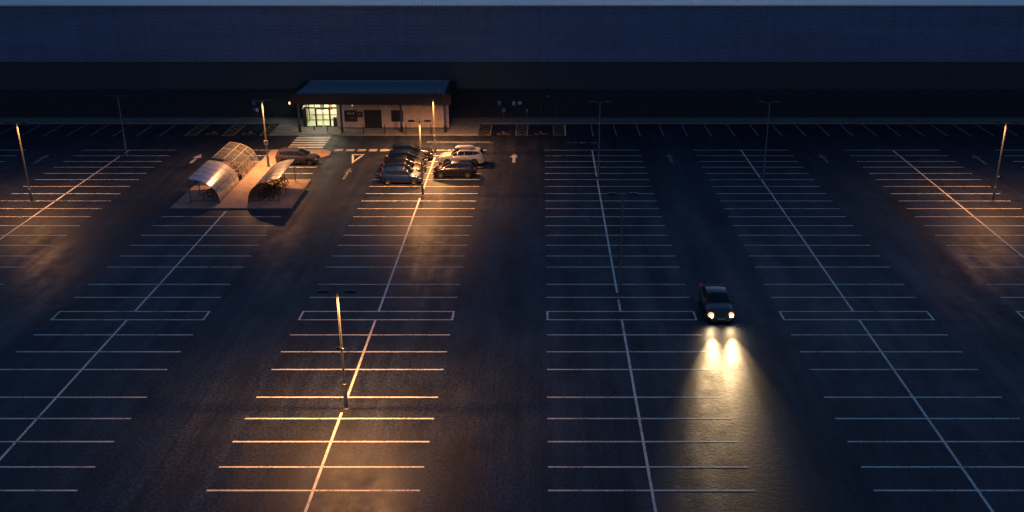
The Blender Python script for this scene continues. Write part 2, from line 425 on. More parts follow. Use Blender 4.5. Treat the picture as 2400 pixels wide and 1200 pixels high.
def arrow(x, y0, y1, m='arrow_paint', rz=0, w=.16, hw=.45, hl=1.45, name='direction_arrow'):
    b = MB(); L = y1 - y0
    b.face([(-w, 0, 0), (w, 0, 0), (w, L - hl, 0), (-w, L - hl, 0)]); b.face([(-hw, L - hl, 0), (hw, L - hl, 0), (0, L, 0)])
    o = b.build(name, M[m], ground, (x, y0, Z1)); o.rotation_euler = (0, 0, rz); return o
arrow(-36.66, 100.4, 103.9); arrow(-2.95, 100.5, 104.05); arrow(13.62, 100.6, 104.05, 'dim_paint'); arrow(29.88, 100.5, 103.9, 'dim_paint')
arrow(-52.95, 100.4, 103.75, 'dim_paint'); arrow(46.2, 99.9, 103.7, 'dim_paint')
arrow(-19.65, 94.6, 98.6, 'worn_paint', 0, .14, .4, 1.5)
stripe('lane_line', 2.73, 6.2, 108.5, 108.62, Z1, 'faint_paint')
arrow(4.2, 108.56, 109.8, 'faint_paint', R(-90), .02, .28, 1.2)
stripe('lane_line', -12.9, -5.5, 108.50, 108.62, Z1, 'faint_paint'); stripe('lane_line', -12.9, -5.9, 109.0, 109.1, Z1, 'faint_paint')
for i in range(6):
    stripe('zebra_stripe', -27.95, -24.1, 106.35 + i*1.02, 106.35 + i*1.02 + .52, Z1)
for i in range(6):
    for yy in (105.08, 105.58): stripe('give_way_dash', -22.6 + i*1.25, -22.6 + i*1.25 + .9, yy, yy + .2, Z1)
tri = MB(); A, B_, C_ = Vector((-20.42, 103.8)), Vector((-19.0, 103.8)), Vector((-19.8, 100.2))
cen = Vector((-19.74, 102.9)); ins = [cen + (p - cen) * .62 for p in (A, B_, C_)]; outp = [A, B_, C_]
for i in range(3):
    j = (i + 1) % 3; tri.face([(outp[i].x, outp[i].y, 0), (outp[j].x, outp[j].y, 0), (ins[j].x, ins[j].y, 0), (ins[i].x, ins[i].y, 0)])
tri.build('give_way_triangle', M['white_paint'], ground, (0, 0, Z1))

# pavement in front of the building, with its kerb
KH = .12
pv = MB(); pv.box(-140, -31.2, 117.3, 119.95, -.2, KH); pave_l = struct(pv.build('pavement', M['slabs']))
pv = MB(); pv.box(-31.2, -7.45, 111.83, 119.95, -.2, KH); pave_c = struct(pv.build('pavement', M['slabs']))
pv = MB(); pv.box(-7.45, 140, 117.3, 119.95, -.2, KH); pave_r = struct(pv.build('pavement', M['slabs']))
ks = MB(); ks.bevbox(-.452, .452, -.07, .07, -.1, KH + .004, .012); KS = ks.mesh('kerb_stone', M['kerb'])
def kerb(x0, y0, x1, y1, parent, limit=None):
    L = math.hypot(x1-x0, y1-y0); n = max(1, round(L/.915)); a = math.atan2(y1-y0, x1-x0)
    for i in range(n):
        t = (i + .5)/n; o = link('kerb_stone', KS, parent, (x0+(x1-x0)*t, y0+(y1-y0)*t, random.uniform(-.003, .003)))
        o.rotation_euler = (0, 0, a); o.scale = (L/n/.915, 1, 1)
kerb(-31.2, 111.75, -7.45, 111.75, pave_c); kerb(-31.27, 111.75, -31.27, 117.23, pave_c); kerb(-7.38, 111.75, -7.38, 117.23, pave_c)
kerb(-76, 117.23, -31.3, 117.23, pave_l); kerb(-7.35, 117.23, 66, 117.23, pave_r)

# paved island of the cycle parking
outline = [(-33.5, 85.5), (-22.85, 85.5), (-22.85, 94.2), (-27.4, 94.2), (-27.4, 102.35), (-23.3, 102.35), (-22.75, 103.2), (-22.95, 104.6), (-23.6, 105.15), (-29.3, 105.15), (-29.3, 100.6), (-33.5, 100.6)]
isl = MB(); isl.face([(x, y, KH) for x, y in outline])
island = struct(isl.build('cycle_island', M['pavers']))
for (xa, ya), (xb, yb) in zip(outline, outline[1:] + outline[:1]):
    d = Vector((xb-xa, yb-ya)).normalized(); nrm = Vector((d.y, -d.x)) * .07
    kerb(xa + nrm.x, ya + nrm.y, xb + nrm.x, yb + nrm.y, island)

# ------------------------------------------------------------------ warehouse
WY = 119.95
wh = empty('warehouse', (0, WY, 0), 'huge ribbed blue-grey warehouse wall with pale metal roof behind the car park', 'warehouse')
b = MB(); b.box(-140, 140, 0, .4, 0, 3.69); b.build('brick_plinth', M['brick_dark'], wh)
def ribbed(z0, z1, pitch, depth, y):
    prof = []; n = max(1, int(round((z1 - z0)/pitch))); p = (z1 - z0)/n
    for i in range(n):
        z = z0 + i*p
        prof += [(y, z), (y, z + p*.45), (y - depth, z + p*.58), (y - depth, z + p*.90)]
    prof.append((y, z1)); return prof
b = MB(); pr = ribbed(3.69, 6.94, .31, .07, -.02)
b.grid([[(-140, y, z) for y, z in pr], [(140, y, z) for y, z in pr]], False); b.build('middle_cladding', M['clad_mid'], wh)
b = MB(); pr = ribbed(6.94, 13.45, .31, .10, -.14)
b.grid([[(-140, y, z) for y, z in pr], [(140, y, z) for y, z in pr]], False); b.build('upper_cladding', M['clad_up'], wh)
b = MB(); b.box(-140, 140, -.18, -.03, 6.90, 6.955); b.build('drip_trim', M['dark_trim'], wh)
b = MB(); b.box(-140, 140, -.36, -.10, 13.44, 13.60); b.build('soffit', M['dark_trim'], wh)
b = MB(); b.box(-140, 140, -.42, -.30, 13.50, 13.66); b.build('gutter', M['trim'], wh)
b = MB(); xs = []; x = -140.0
while x < 140: xs += [(x, 0), (x + .30, 0), (x + .34, .06), (x + .38, .06)]; x += .42
b.grid([[(xx, -.32, 13.62 + hh) for xx, hh in xs], [(xx, 60, 13.62 + 60.3*math.tan(R(5)) + hh) for xx, hh in xs]], False); b.build('roof', M['roof_metal'], wh)

# ------------------------------------------------------------------ entrance lobby
LX0, LX1 = -28.2, -10.9; LZ = KH; LYf = 114.65; LYg = 115.35
lob = empty('entrance_lobby', (-19.5, 114.6, KH), 'single-storey brick entrance lobby with lit glass doors and blue metal roof', 'entrance')
def lp(mb, name, m, parent=lob):
    o = mb.build(name, M[m], parent); par = parent
    off = Vector((0, 0, 0))
    while par: off += par.location; par = par.parent
    o.location = -off if parent is lob else (0, 0, 0)
    return o
ZT = 3.5
# brick front wall with openings left for the steel door
b = MB(); b.box(-24.0, -20.80, LYf, LYf + .25, LZ, ZT); b.box(-18.78, LX1, LYf, LYf + .25, LZ, ZT); b.box(-20.80, -18.78, LYf, LYf + .25, 2.32, ZT); lp(b, 'wall', 'brick_lobby')
b = MB(); b.box(-24.0, -20.80, LYf - .02, LYf, LZ, LZ + .10); b.box(-18.78, LX1 + .02, LYf - .02, LYf, LZ, LZ + .10); lp(b, 'plinth_course', 'brick_dark')
b = MB(); b.box(LX1 - .25, LX1, LYf + .25, WY, LZ, ZT); lp(b, 'side_wall', 'blue_metal')
b = MB(); b.box(-24.0, -23.8, LYf + .25, WY - .02, LZ, ZT); lp(b, 'partition_wall', 'plaster')
b = MB(); b.box(-20.76, -19.80, LYf + .08, LYf + .13, LZ, 2.30); d1 = lp(b, 'door', 'door_dark')
b = MB(); b.box(-19.78, -18.82, LYf + .08, LYf + .13, LZ, 2.30); d2 = lp(b, 'door', 'door_dark')
b = MB(); b.box(-20.02, -19.97, LYf + .02, LYf + .08, 1.08, 1.24); lp(b, 'handle', 'chrome', d1)
for a, c in ((-20.80, -20.76), (-18.82, -18.78)):
    b = MB(); b.box(a, c, LYf - .01, LYf + .15, LZ, 2.32); lp(b, 'door_jamb', 'frame')
# dark panel windows / boards
def board(x0, x1, z0, z1, m='door_dark'):
    b = MB(); b.box(x0, x1, LYf - .05, LYf - .003, z0, z1); o = lp(b, 'dark_panel', m)
    t = .04; f = MB(); f.box(x0 - t, x1 + t, LYf - .035, LYf - .004, z0 - t, z0); f.box(x0 - t, x1 + t, LYf - .035, LYf - .004, z1, z1 + t)
    f.box(x0 - t, x0, LYf - .035, LYf - .004, z0, z1); f.box(x1, x1 + t, LYf - .035, LYf - .004, z0, z1); lp(f, 'panel_frame', 'frame', o)
    return o
nb = board(-23.08, -21.64, .97, 2.24); sb = board(-21.52, -20.98, 1.48, 2.09); wb = board(-17.6, -16.28, .97, 2.24)
def scribble(x0, x1, z0, z1, n, m, parent, seed):
    rd = random.Random(seed); b = MB(); y = LYf - .056; st = (x1 - x0)/n
    for i in range(n):
        xx = x0 + i*st; w = st*.22
        b.box(xx, xx + w, y, y + .005, z0 + rd.uniform(0, .3)*(z1-z0), z1 - rd.uniform(0, .3)*(z1-z0))
        if i % 2 == 0: b.box(xx + w, xx + st*.8, y, y + .005, (z1 - w) if rd.random() < .5 else z0, (z1) if rd.random() < .5 else z0 + w)
        else: b.box(xx + st*.5, xx + st*.72, y, y + .005, z0 + rd.uniform(0, .2)*(z1-z0), z1 - rd.uniform(.2, .5)*(z1-z0))
    b.v = [(p[0], p[1], p[2]) for p in b.v]; o = lp(b, 'lettering', m, parent); o['kind'] = 'stuff'; return o
scribble(-22.72, -21.95, 1.80, 2.02, 7, 'pale_ink', nb, 3); scribble(-22.62, -21.87, 1.22, 1.44, 7, 'dim_ink', nb, 5)
scribble(-21.40, -21.10, 1.76, 1.96, 3, 'pale_ink', sb, 8); scribble(-21.43, -21.08, 1.57, 1.66, 3, 'sign_white', sb, 9)
# glazed doors
fr = MB()
fr.box(-28.0, -24.0, LYg, LYg + .10, 2.30, 2.46)
for x0, x1 in ((-28.15, -27.72), (-26.72, -26.58), (-25.02, -24.88)): fr.box(x0, x1, LYg, LYg + .10, LZ, 2.30)
fr.box(-28.15, -27.9, LYg, LYg + .10, 2.46, ZT)
fr.box(-24.06, -24.0, LYg, LYg + .10, LZ, ZT)
for x0 in (-26.72, -25.0): fr.box(x0, x0 + .08, LYg + .005, LYg + .095, 2.46, ZT)
fr.box(-27.72, -26.72, LYg, LYg + .10, LZ, LZ + .07); fr.box(-24.88, -24.06, LYg, LYg + .10, LZ, LZ + .07)
lp(fr, 'glazing_frame', 'frame')
for x0, x1 in ((-26.58, -25.83), (-25.77, -25.02)):
    b = MB(); b.box(x0, x1, LYg + .02, LYg + .07, LZ + .02, LZ + .16); b.box(x0, x1, LYg + .02, LYg + .07, 2.22, 2.30)
    b.box(x0, x0 + .06, LYg + .02, LYg + .07, LZ + .16, 2.22); b.box(x1 - .06, x1, LYg + .02, LYg + .07, LZ + .16, 2.22); d = lp(b, 'sliding_door', 'frame')
    b = MB(); b.box(x0 + .06, x1 - .06, LYg + .04, LYg + .05, LZ + .16, 2.22); lp(b, 'pane', 'window_glass', d)
for x0, x1, z0, z1 in ((-27.72, -26.72, LZ + .07, 2.30), (-24.88, -24.06, LZ + .07, 2.30), (-27.9, -26.72, 2.46, ZT), (-26.64, -25.0, 2.46, ZT), (-24.92, -24.06, 2.46, ZT)):
    b = MB(); b.box(x0, x1, LYg + .045, LYg + .055, z0, z1); lp(b, 'pane', 'window_glass')
# left side glazing: mullions and panes
b = MB(); sy = [115.45, 116.55, 117.65, 118.75, 119.85]
for y in sy: b.box(-28.15, -28.05, y - .05, y + .05, LZ, ZT)
lp(b, 'side_mullions', 'plaster')
for y0, y1 in zip(sy, sy[1:]):
    b = MB(); b.box(-28.11, -28.09, y0 + .05, y1 - .05, LZ, ZT); lp(b, 'pane', 'window_glass')
b = MB(); b.box(-28.05, -24.0, LYg + .1, WY - .02, LZ, LZ + .004); lp(b, 'floor', 'lino')
b = MB(); b.box(-28.05, -24.0, 118.55, 118.65, LZ + .004, ZT); bw = lp(b, 'back_wall', 'plaster')
b = MB(); b.box(-27.9, -24.1, 118.49, 118.55, .80, .88); b.box(-27.9, -24.1, 118.49, 118.55, LZ + .01, LZ + .14); lp(b, 'wall_rail', 'hoop', bw)
b = MB(); b.box(-26.75, -26.25, 118.52, 118.545, 1.45, 2.75); lp(b, 'poster', 'poster_dark', bw)
b = MB(); b.box(-25.7, -25.3, 118.52, 118.545, 1.6, 2.5); b.box(-25.85, -25.25, 118.52, 118.545, 1.42, 1.56); lp(b, 'poster', 'poster_red', bw)
b = MB(); b.box(-24.95, -24.45, 118.52, 118.545, 1.5, 2.6); lp(b, 'poster', 'poster_tan', bw)
b = MB(); b.box(-28.2, -24.0, 113.2, WY - .02, ZT + .002, ZT + .05); lp(b, 'ceiling', 'plaster')
b = MB(); b.box(-27.3, -26.3, 115.9, 118.0, ZT - .05, ZT - .004); lp(b, 'ceiling_light', 'ceil_lit')
b = MB(); b.box(-25.7, -24.7, 115.9, 118.0, ZT - .05, ZT - .004); lp(b, 'ceiling_light', 'ceil_lit')
b = MB(); b.ellipsoid((-27.95, LYg - .05, 2.60), (.07, .05, .05)); lp(b, 'door_sensor', 'white_led')
b = MB(); b.ellipsoid((-22.1, LYf - .03, 2.85), (.03, .03, .03)); lp(b, 'wall_light', 'white_led')
def area_lamp(name, loc, sx, sy_, w, col, parent):
    l = bpy.data.lights.new(name, 'AREA'); l.shape = 'RECTANGLE'; l.size = sx; l.size_y = sy_; l.energy = w; l.color = col
    o = link(name, l, parent); off = parent.location; o.location = Vector(loc) - off; return o
area_lamp('ceiling_lamp', (-26.1, 116.9, ZT - .08), 2.6, 2.4, 95, (1, .94, .66), lob)
area_lamp('canopy_lamp', (-26.2, 114.3, ZT - .03), 2.2, .5, 34, (1, .90, .62), lob)
b = MB(); b.box(-27.3, -25.1, 114.05, 114.55, ZT - .015, ZT + .001); lp(b, 'canopy_light', 'ceil_lit')
# columns, fascia, roof
for x in (-28.05, -23.15, -16.25, -11.2):
    b = MB(); b.tube([(x, 112.95, KH), (x, 112.95, 3.46)], .13, 12); c = lp(b, 'column', 'blue_metal')
    b = MB(); b.tube([(x, 112.95, KH), (x, 112.95, KH + .75)], .165, 12); b.tube([(x, 112.95, KH), (x, 112.95, KH + .03)], .24, 12); lp(b, 'column_guard', 'frame', c)
FX0, FX1, FY = -28.75, -10.35, 112.35
b = MB(); b.box(FX0, FX1, FY, FY + .12, 3.45, 4.70); lp(b, 'front_fascia', 'dark_trim')
b = MB(); b.box(FX0, FX0 + .12, FY + .12, WY - .2, 3.45, 4.62); lp(b, 'side_fascia', 'dark_trim')
b = MB(); b.box(FX1 - .12, FX1, FY + .12, WY - .2, 3.45, 4.62); lp(b, 'side_fascia', 'dark_trim')
b = MB(); b.box(-23.79, FX1 - .13, FY + .13, WY - .2, ZT + .06, ZT + .10); b.box(FX0 + .13, -23.80, FY + .13, 113.19, ZT + .055, ZT + .10); lp(b, 'soffit', 'dark_trim')
b = MB(); xs = []; x = -28.05
while x < -11.1: xs += [(x, 0), (x + .26, 0), (x + .29, .045), (x + .34, .045)]; x += .37
b.grid([[(xx, FY + .05, 4.71 + h) for xx, h in xs], [(xx, WY - .2, 4.60 + h) for xx, h in xs]], False); lp(b, 'roof_sheet', 'lobby_roof')
for xo, xi in ((FX0, -28.06), (FX1, -11.08)):
    b = MB(); b.grid([[(xo, FY, 4.64), (xi, FY, 4.80)], [(xo, WY - .18, 4.56), (xi, WY - .18, 4.74)]], False)
    b.face([(xo, FY, 4.64), (xi, FY, 4.80), (xi, FY, 4.64)]); lp(b, 'verge_flashing', 'dark_trim')
b = MB(); b.box(-28.06, -11.08, WY - .26, WY - .16, 4.60, 4.74); lp(b, 'ridge_flashing', 'lobby_roof')
# litter bin inside the doors
lb = empty('litter_bin', (-24.42, 115.85, KH + .005), 'black upright litter bin behind the lobby glass beside the doors', 'bin')
b = MB(); b.bevbox(-.27, .27, -.2, .2, 0, 1.02, .03); b.build('bin_body', M['black_plastic'], lb)
b = MB(); b.box(-.18, .18, -.205, -.19, .78, .92); b.build('bin_mouth', M['frame'], lb)

# bollards
def bollard(x, y, h, label, grp=None, m='black_metal'):
    o = empty('bollard', (x, y, KH), label, 'bollard', grp)
    b = MB(); b.lathe([(.0, 0), (.085, 0), (.075, .03), (.065, h - .08), (.06, h - .02), (.03, h), (0, h)], 'z', 10); b.build('post', M[m], o)
    b = MB(); b.lathe([(.070, h - .2), (.073, h - .19), (.073, h - .13), (.070, h - .12)], 'z', 10); b.build('band', M['sign_grey'], o)
for x in (-20.5, -18.05, -15.6, -12.75): bollard(x, 111.95, 1.12, 'slim dark bollard on the kerb edge before the lobby brick wall', 'bollards before the lobby wall')
bollard(-23.0, 112.1, .95, 'dark bollard hard against a lobby column on the pavement')
bollard(-26.6, 113.9, .55, 'stubby bollard just outside the sliding lobby doors', 'stubby bollards at the doors', 'galv_base'); bollard(-24.9, 113.2, .62, 'stubby bollard just outside the sliding lobby doors', 'stubby bollards at the doors', 'galv_base')

# wall-mounted and post-mounted signs
def wall_sign(x0, x1, z0, z1, m, label, lines=None, name='wall_sign'):
    o = empty(name, ((x0+x1)/2, WY - .0, (z0+z1)/2), label, 'sign'); w, h = (x1-x0)/2, (z1-z0)/2
    b = MB(); b.box(-w, w, -.04, -.003, -h, h); b.build('plate', M[m], o)
    for k, (a0, a1, c0, c1, mm) in enumerate(lines or []):
        b = MB(); b.box(-w + 2*w*a0, -w + 2*w*a1, -.048, -.041, -h + 2*h*c0, -h + 2*h*c1); b.build('print', M[mm], o)
    return o
wall_sign(-5.40, -4.98, 1.66, 2.14, 'sign_blue', 'small blue wall sign with white heading right of the lobby', [(.03, .97, .82, .98, 'sign_white'), (.1, .9, .35, .5, 'sign_grey')])
wall_sign(-3.60, -3.27, 1.66, 2.14, 'sign_white', 'narrow white notice on the dark wall', [(.15, .85, .6, .8, 'sign_grey'), (.15, .85, .2, .42, 'sign_grey')])
wall_sign(-2.92, -2.49, 1.76, 2.12, 'sign_white', 'squarish white notice on the dark wall', [(.15, .85, .3, .6, 'sign_grey')])
wall_sign(.55, .88, 2.64, 2.86, 'sign_blue', 'tiny bright blue plate high on the dark wall', [(.15, .85, .3, .7, 'sign_grey')])
wall_sign(-35.35, -34.90, 1.68, 2.14, 'sign_blue', 'small blue wall sign left of the lobby by a lamp post', [(.03, .97, .84, .98, 'sign_grey')])
bl = empty('bulkhead_light', (-30.69, WY, 1.94), 'small square glowing bulkhead light on the wall left of the lobby', 'light')
b = MB(); b.box(-.17, .17, -.05, -.003, -.17, .17); b.build('housing', M['black_plastic'], bl)
b = MB(); b.box(-.13, .13, -.09, -.051, -.13, .13); b.build('lens', M['bulkhead_lit'], bl)
def post_sign(x, y, h, label, pw, ph, m='sign_white', r=.03, pm='galv', split=False):
    o = empty('post_sign', (x, y, KH), label, 'sign')
    b = MB(); b.tube([(0, 0, 0), (0, 0, h)], r, 8); b.build('post', M[pm], o)
    if split:
        for s in (-1, 1):
            b = MB(); b.box(s*.12 - .07, s*.12 + .07, -.05, -.032, h - ph, h); b.build('plate', M[m], o)
    else:
        b = MB(); b.box(-pw/2, pw/2, -.05, -.032, h - ph, h); b.build('plate', M[m], o)
post_sign(-4.63, 118.9, 1.45, 'thin sign post with two small pale plates below the blue wall sign', .3, .5, 'sign_grey', split=True)
post_sign(-1.82, 118.9, 1.32, 'short bright sign post with one narrow plate by the white notices', .14, .36, 'sign_grey')
post_sign(-.1, 117.6, 1.75, 'dim thin sign post at the pavement kerb by the hatched bays', .12, .3, 'galv_base', .025, 'galv_base')
post_sign(1.72, 119.5, 1.7, 'dim thin post standing close against the dark wall under the blue plate', .12, .12, 'galv_base', .025, 'galv_base')
post_sign(-34.4, 118.6, 1.5, 'sign post with small pale plate left of the lobby', .34, .42, 'sign_white', .025)
post_sign(-34.82, 118.9, 1.5, 'sign post with dim split plates left of the lobby', .3, .4, 'galv_base', .022, 'galv_base', True)

# ------------------------------------------------------------------ lamp posts
def lamp_post(x, y, h, lit, label, z0=0.0, arm=.55, base_h=1.35, power=1.0, extras=(), tint=LAMP_COL):
    o = empty('lamp_post', (x, y, z0), label, 'lamp post', 'twin-head lamp posts')
    h = h - z0
    b = MB(); b.tube([(0, 0, base_h), (0, 0, h*.6), (0, 0, h)], .06, 12, rs=[.072, .062, .052]); b.build('pole', M['galv'], o)
    b = MB(); b.lathe([(0, 0), (.19, 0), (.19, .03), (.125, .06), (.118, base_h - .03), (.105, base_h), (.07, base_h + .04), (0, base_h + .04)], 'z', 14); b.build('base_sleeve', M['galv_base'], o)
    b = MB(); b.lathe([(.119, base_h - .05), (.125, base_h - .04), (.125, base_h - .005), (.107, base_h + .006)], 'z', 14); b.build('collar', M['galv'], o)
    b = MB(); b.tube([(-arm, 0, h + .06), (-.2, 0, h + .03), (0, 0, h), (.2, 0, h + .03), (arm, 0, h + .06)], .028, 8); b.ellipsoid((0, 0, h + .01), (.062, .062, .07)); b.build('arm', M['galv_base'], o)
    for s in (-1, 1):
        hd = MB(); cx = s*(arm + .2)
        hd.bevbox(cx - .30, cx + .30, -.13, .13, h + .038, h + .105, .02)
        hd.box(cx - .30, cx + .30, -.13, -.112, h - .01, h + .05); hd.box(cx - .30, cx + .30, .112, .13, h - .01, h + .05); hd.box(cx - .30, cx - .282, -.112, .112, h + .01, h + .05); hd.box(cx + .282, cx + .30, -.112, .112, h + .01, h + .05); hd.bevbox(cx - .14, cx + .14, -.09, .09, h + .10, h + .13, .012); H_ = hd.build('lamp_head', M['black_metal'], o)
        ln = MB(); ln.box(cx - .20, cx + .20, -.09, .09, h + .030, h + .038); ln.build('lens', M['lit_lens' if lit else 'unlit_lens'], H_)
        if lit:
            l = bpy.data.lights.new('lamp_light', 'SPOT'); l.energy = LAMP_W*power; l.color = tint; l.spot_size = R(160); l.spot_blend = .95; l.shadow_soft_size = .05
            link('lamp_light', l, H_, (cx, 0, h - .06))
    for (zz, w, m, dx) in extras:
        e = MB(); e.box(dx - w/2, dx + w/2, -.10, -.07, zz - z0 - w/2, zz - z0 + w/2); e.build('post_plate', M[m], o)
        e = MB(); e.lathe([(.075, zz - z0 - .03), (.08, zz - z0 - .02), (.08, zz - z0 + .02), (.075, zz - z0 + .03)], 'z', 10); e.build('clamp_band', M['galv'], o)
    return o
lamp_post(-11.19, 49.98, 7.25, True, 'lit lamp post with small camera bracket standing in wholly empty bays', base_h=1.6, power=1.35, extras=((3.87, .18, 'black_plastic', -.16), (3.83, .08, 'white_plastic', .10)))
lamp_post(-11.21, 89.47, 7.1, True, 'lit lamp post in front of the blue hatchback nose', base_h=1.2, power=1.1)
lamp_post(-28.04, 98.6, 6.95, True, 'lit lamp post with square sign between the cycle shelters', KH, base_h=1.15, power=1.5, extras=((2.7, .42, 'sign_white', 0), (2.72, .2, 'sign_red', .0)))
lamp_post(-11.50, 104.0, 5.95, True, 'lit lamp post by the tall black car and the give way dashes', base_h=1.5, power=2.0, extras=((1.98, .16, 'white_plastic', 0), (3.0, .1, 'galv', 0)))
lamp_post(-47.17, 87.68, 7.4, True, 'lit lamp post in the empty bays beyond the cycle island', base_h=1.2, power=.6, extras=((1.25, .16, 'white_plastic', 0),))
lamp_post(41.81, 87.93, 7.4, True, 'lit lamp post in empty bays on the far side from the cycle shelters', base_h=1.2, power=.6, extras=((1.3, .14, 'white_plastic', 0), (2.3, .14, 'white_plastic', .1)))
lamp_post(5.62, 65.94, 7.7, False, 'unlit lamp post in the bays beside the oncoming dark car', base_h=1.4)
lamp_post(-44.47, 103.4, 6.35, False, 'unlit lamp post at the wall end of the bays beyond the cycle shelters')
lamp_post(5.61, 94.95, 7.6, False, 'unlit lamp post nearest the yellow hatched bays')
lamp_post(21.98, 94.95, 7.6, False, 'unlit lamp post one row further from the yellow hatched bays')

# ------------------------------------------------------------------ cycle shelters, stands and bicycles
def shelter(x_low, y0, y1, open_dir, label, pm, hm, top=2.36, w=2.75, npan=5, rail=False):
    o = empty('cycle_shelter', (x_low, y0, KH), label, 'shelter', 'curved cycle shelters')
    L = y1 - y0; top -= KH; n = 14
    def prof(t):       # t 0 foot of the curved side .. 1 open upper edge
        a = t * PI/2
        x = w*(1 - math.cos(a)**1.0); z = top*(math.sin(a)**.86)
        return (x * open_dir, z)
    P = [prof((i/n)**.92) for i in range(n + 1)]
    for k in range(npan + 1):
        y = L*k/npan
        b = MB(); b.tube([(x, y, z) for x, z in P], .030 if k in (0, npan) else .024, 6); b.build('hoop', M[hm], o)
    for k in range(npan):
        ya, yb = L*k/npan + .02, L*(k+1)/npan - .02
        i0 = 0
        b = MB()
        Q = [(x + 0*open_dir, z + .035 if i > 2 else z) for i, (x, z) in enumerate(P)]
        Q = []
        for i, (x, z) in enumerate(P):
            a = P[min(i+1, n)]; c = P[max(i-1, 0)]; tx, tz = a[0]-c[0], a[1]-c[1]; l = math.hypot(tx, tz); nx, nz = -tz/l*open_dir, tx/l*open_dir
            Q.append((x + nx*.008, z + nz*.008))
        b.grid([[(x, ya, z) for x, z in Q], [(x, yb, z) for x, z in Q]], True); b.build('roof_panel', M[pm], o)
    # rails along the length
    for i in (0, 4, n):
        x, z = P[i]; z = max(z, .12)
        b = MB(); b.tube([(x, 0, z), (x, L, z)], .024, 6); b.build('long_rail', M[hm], o)
    if rail:
        for i in (7, 10):
            a = P[i]; b = MB(); b.box(min(a[0], a[0]+.03) - .05, max(a[0], a[0]+.03) + .05, .05, L - .05, a[1] + .05, a[1] + .075); b.build('top_rail', M[hm], o)
    xp = P[n][0] - .12*open_dir; zp = P[n-1][1] - .01
    for k in range(0, npan + 1, 2 if npan == 5 else 1):
        y = L*k/npan if k != 4 else L
        b = MB(); b.tube([(xp, y, 0), (xp, y, zp)], .034, 8); b.box(xp - .08, xp + .08, y - .08, y + .08, 0, .012); b.build('post', M['hoop_dark'], o)
    for y in (0, L):
        b = MB(); b.tube([(0, y, .22), (xp, y, .22)], .02, 6); b.build('end_rail', M['hoop_dark'], o)
    return o
shelter(-29.52, 86.85, 93.2, -1, 'curved cycle shelter with hazy silvery roof panels, nearly empty', 'poly_silver', 'hoop_dark')
shelter(-29.50, 94.2, 100.1, -1, 'curved clear-roofed cycle shelter with pale hoops behind the silvery one', 'poly_clear', 'hoop', rail=True, top=2.3)
shelter(-26.92, 86.95, 93.5, 1, 'curved cycle shelter full of bicycles beside the parked people carrier', 'poly_opal', 'hoop_dark', w=2.95, top=2.36)

st = MB(); st.tube([(-.42, 0, 0), (-.42, 0, .55), (-.40, 0, .66), (-.32, 0, .74), (-.2, 0, .76), (.2, 0, .76), (.32, 0, .74), (.40, 0, .66), (.42, 0, .55), (.42, 0, 0)], .03, 8)
ST = st.mesh('stand_tube', M['black_metal'])
sp = MB(); sp.lathe([(0, 0), (.07, 0), (.07, .01), (0, .012)], 'z', 8); SP = sp.mesh('foot_plate', M['black_metal'])
def stand(x, y, label, grp):
    o = empty('cycle_stand', (x, y, KH), label, 'cycle stand', grp)
    link('hoop_tube', ST, o)
    for s in (-.42, .42): link('foot_plate', SP, o, (s, 0, 0))
    if True:
        b = MB(); b.tube([(-.42, 0, .35), (.42, 0, .35)], .02, 6); link('cross_bar', b.mesh('cross_bar', M['black_metal']), o)
for i in range(5): stand(-30.75, 87.5 + i*1.2, 'dark hoop cycle stand under the silvery-roofed shelter', 'cycle stands under the silvery shelter')
for i in range(5): stand(-30.75, 94.8 + i*1.1, 'dark hoop cycle stand under the clear-roofed shelter', 'cycle stands under the clear shelter')
for i in range(5): stand(-25.55, 87.45 + i*1.25, 'dark hoop cycle stand among the parked bicycles', 'cycle stands among the bicycles')

def wheel_mesh():
    n = 22; b = MB(); b.tube([(.335*math.cos(2*PI*i/n), 0, .335*math.sin(2*PI*i/n)) for i in range(n)], .02, 6, closed=True); ty = b.mesh('tyre', M['rubber'])
    b = MB(); b.tube([(.305*math.cos(2*PI*i/n), 0, .305*math.sin(2*PI*i/n)) for i in range(n)], .012, 5, closed=True); rm = b.mesh('rim', M['black_metal'])
    b = MB()
    for k in range(7):
        a = PI*k/7; b.tube([(.3*math.cos(a), .01, .3*math.sin(a)), (-.3*math.cos(a), -.01, -.3*math.sin(a))], .0035, 4, False)
    b.tube([(0, -.05, 0), (0, .05, 0)], .025, 6); spk = b.mesh('spokes', M['galv_base'])
    return ty, rm, spk
WT, WR, WS = wheel_mesh()
BIKE_F = [mat('bike_black', (.02, .02, .022), .35), mat('bike_dark_blue', (.03, .05, .12), .35), mat('bike_dark_red', (.13, .02, .02), .35), mat('bike_grey', (.16, .16, .17), .35)]
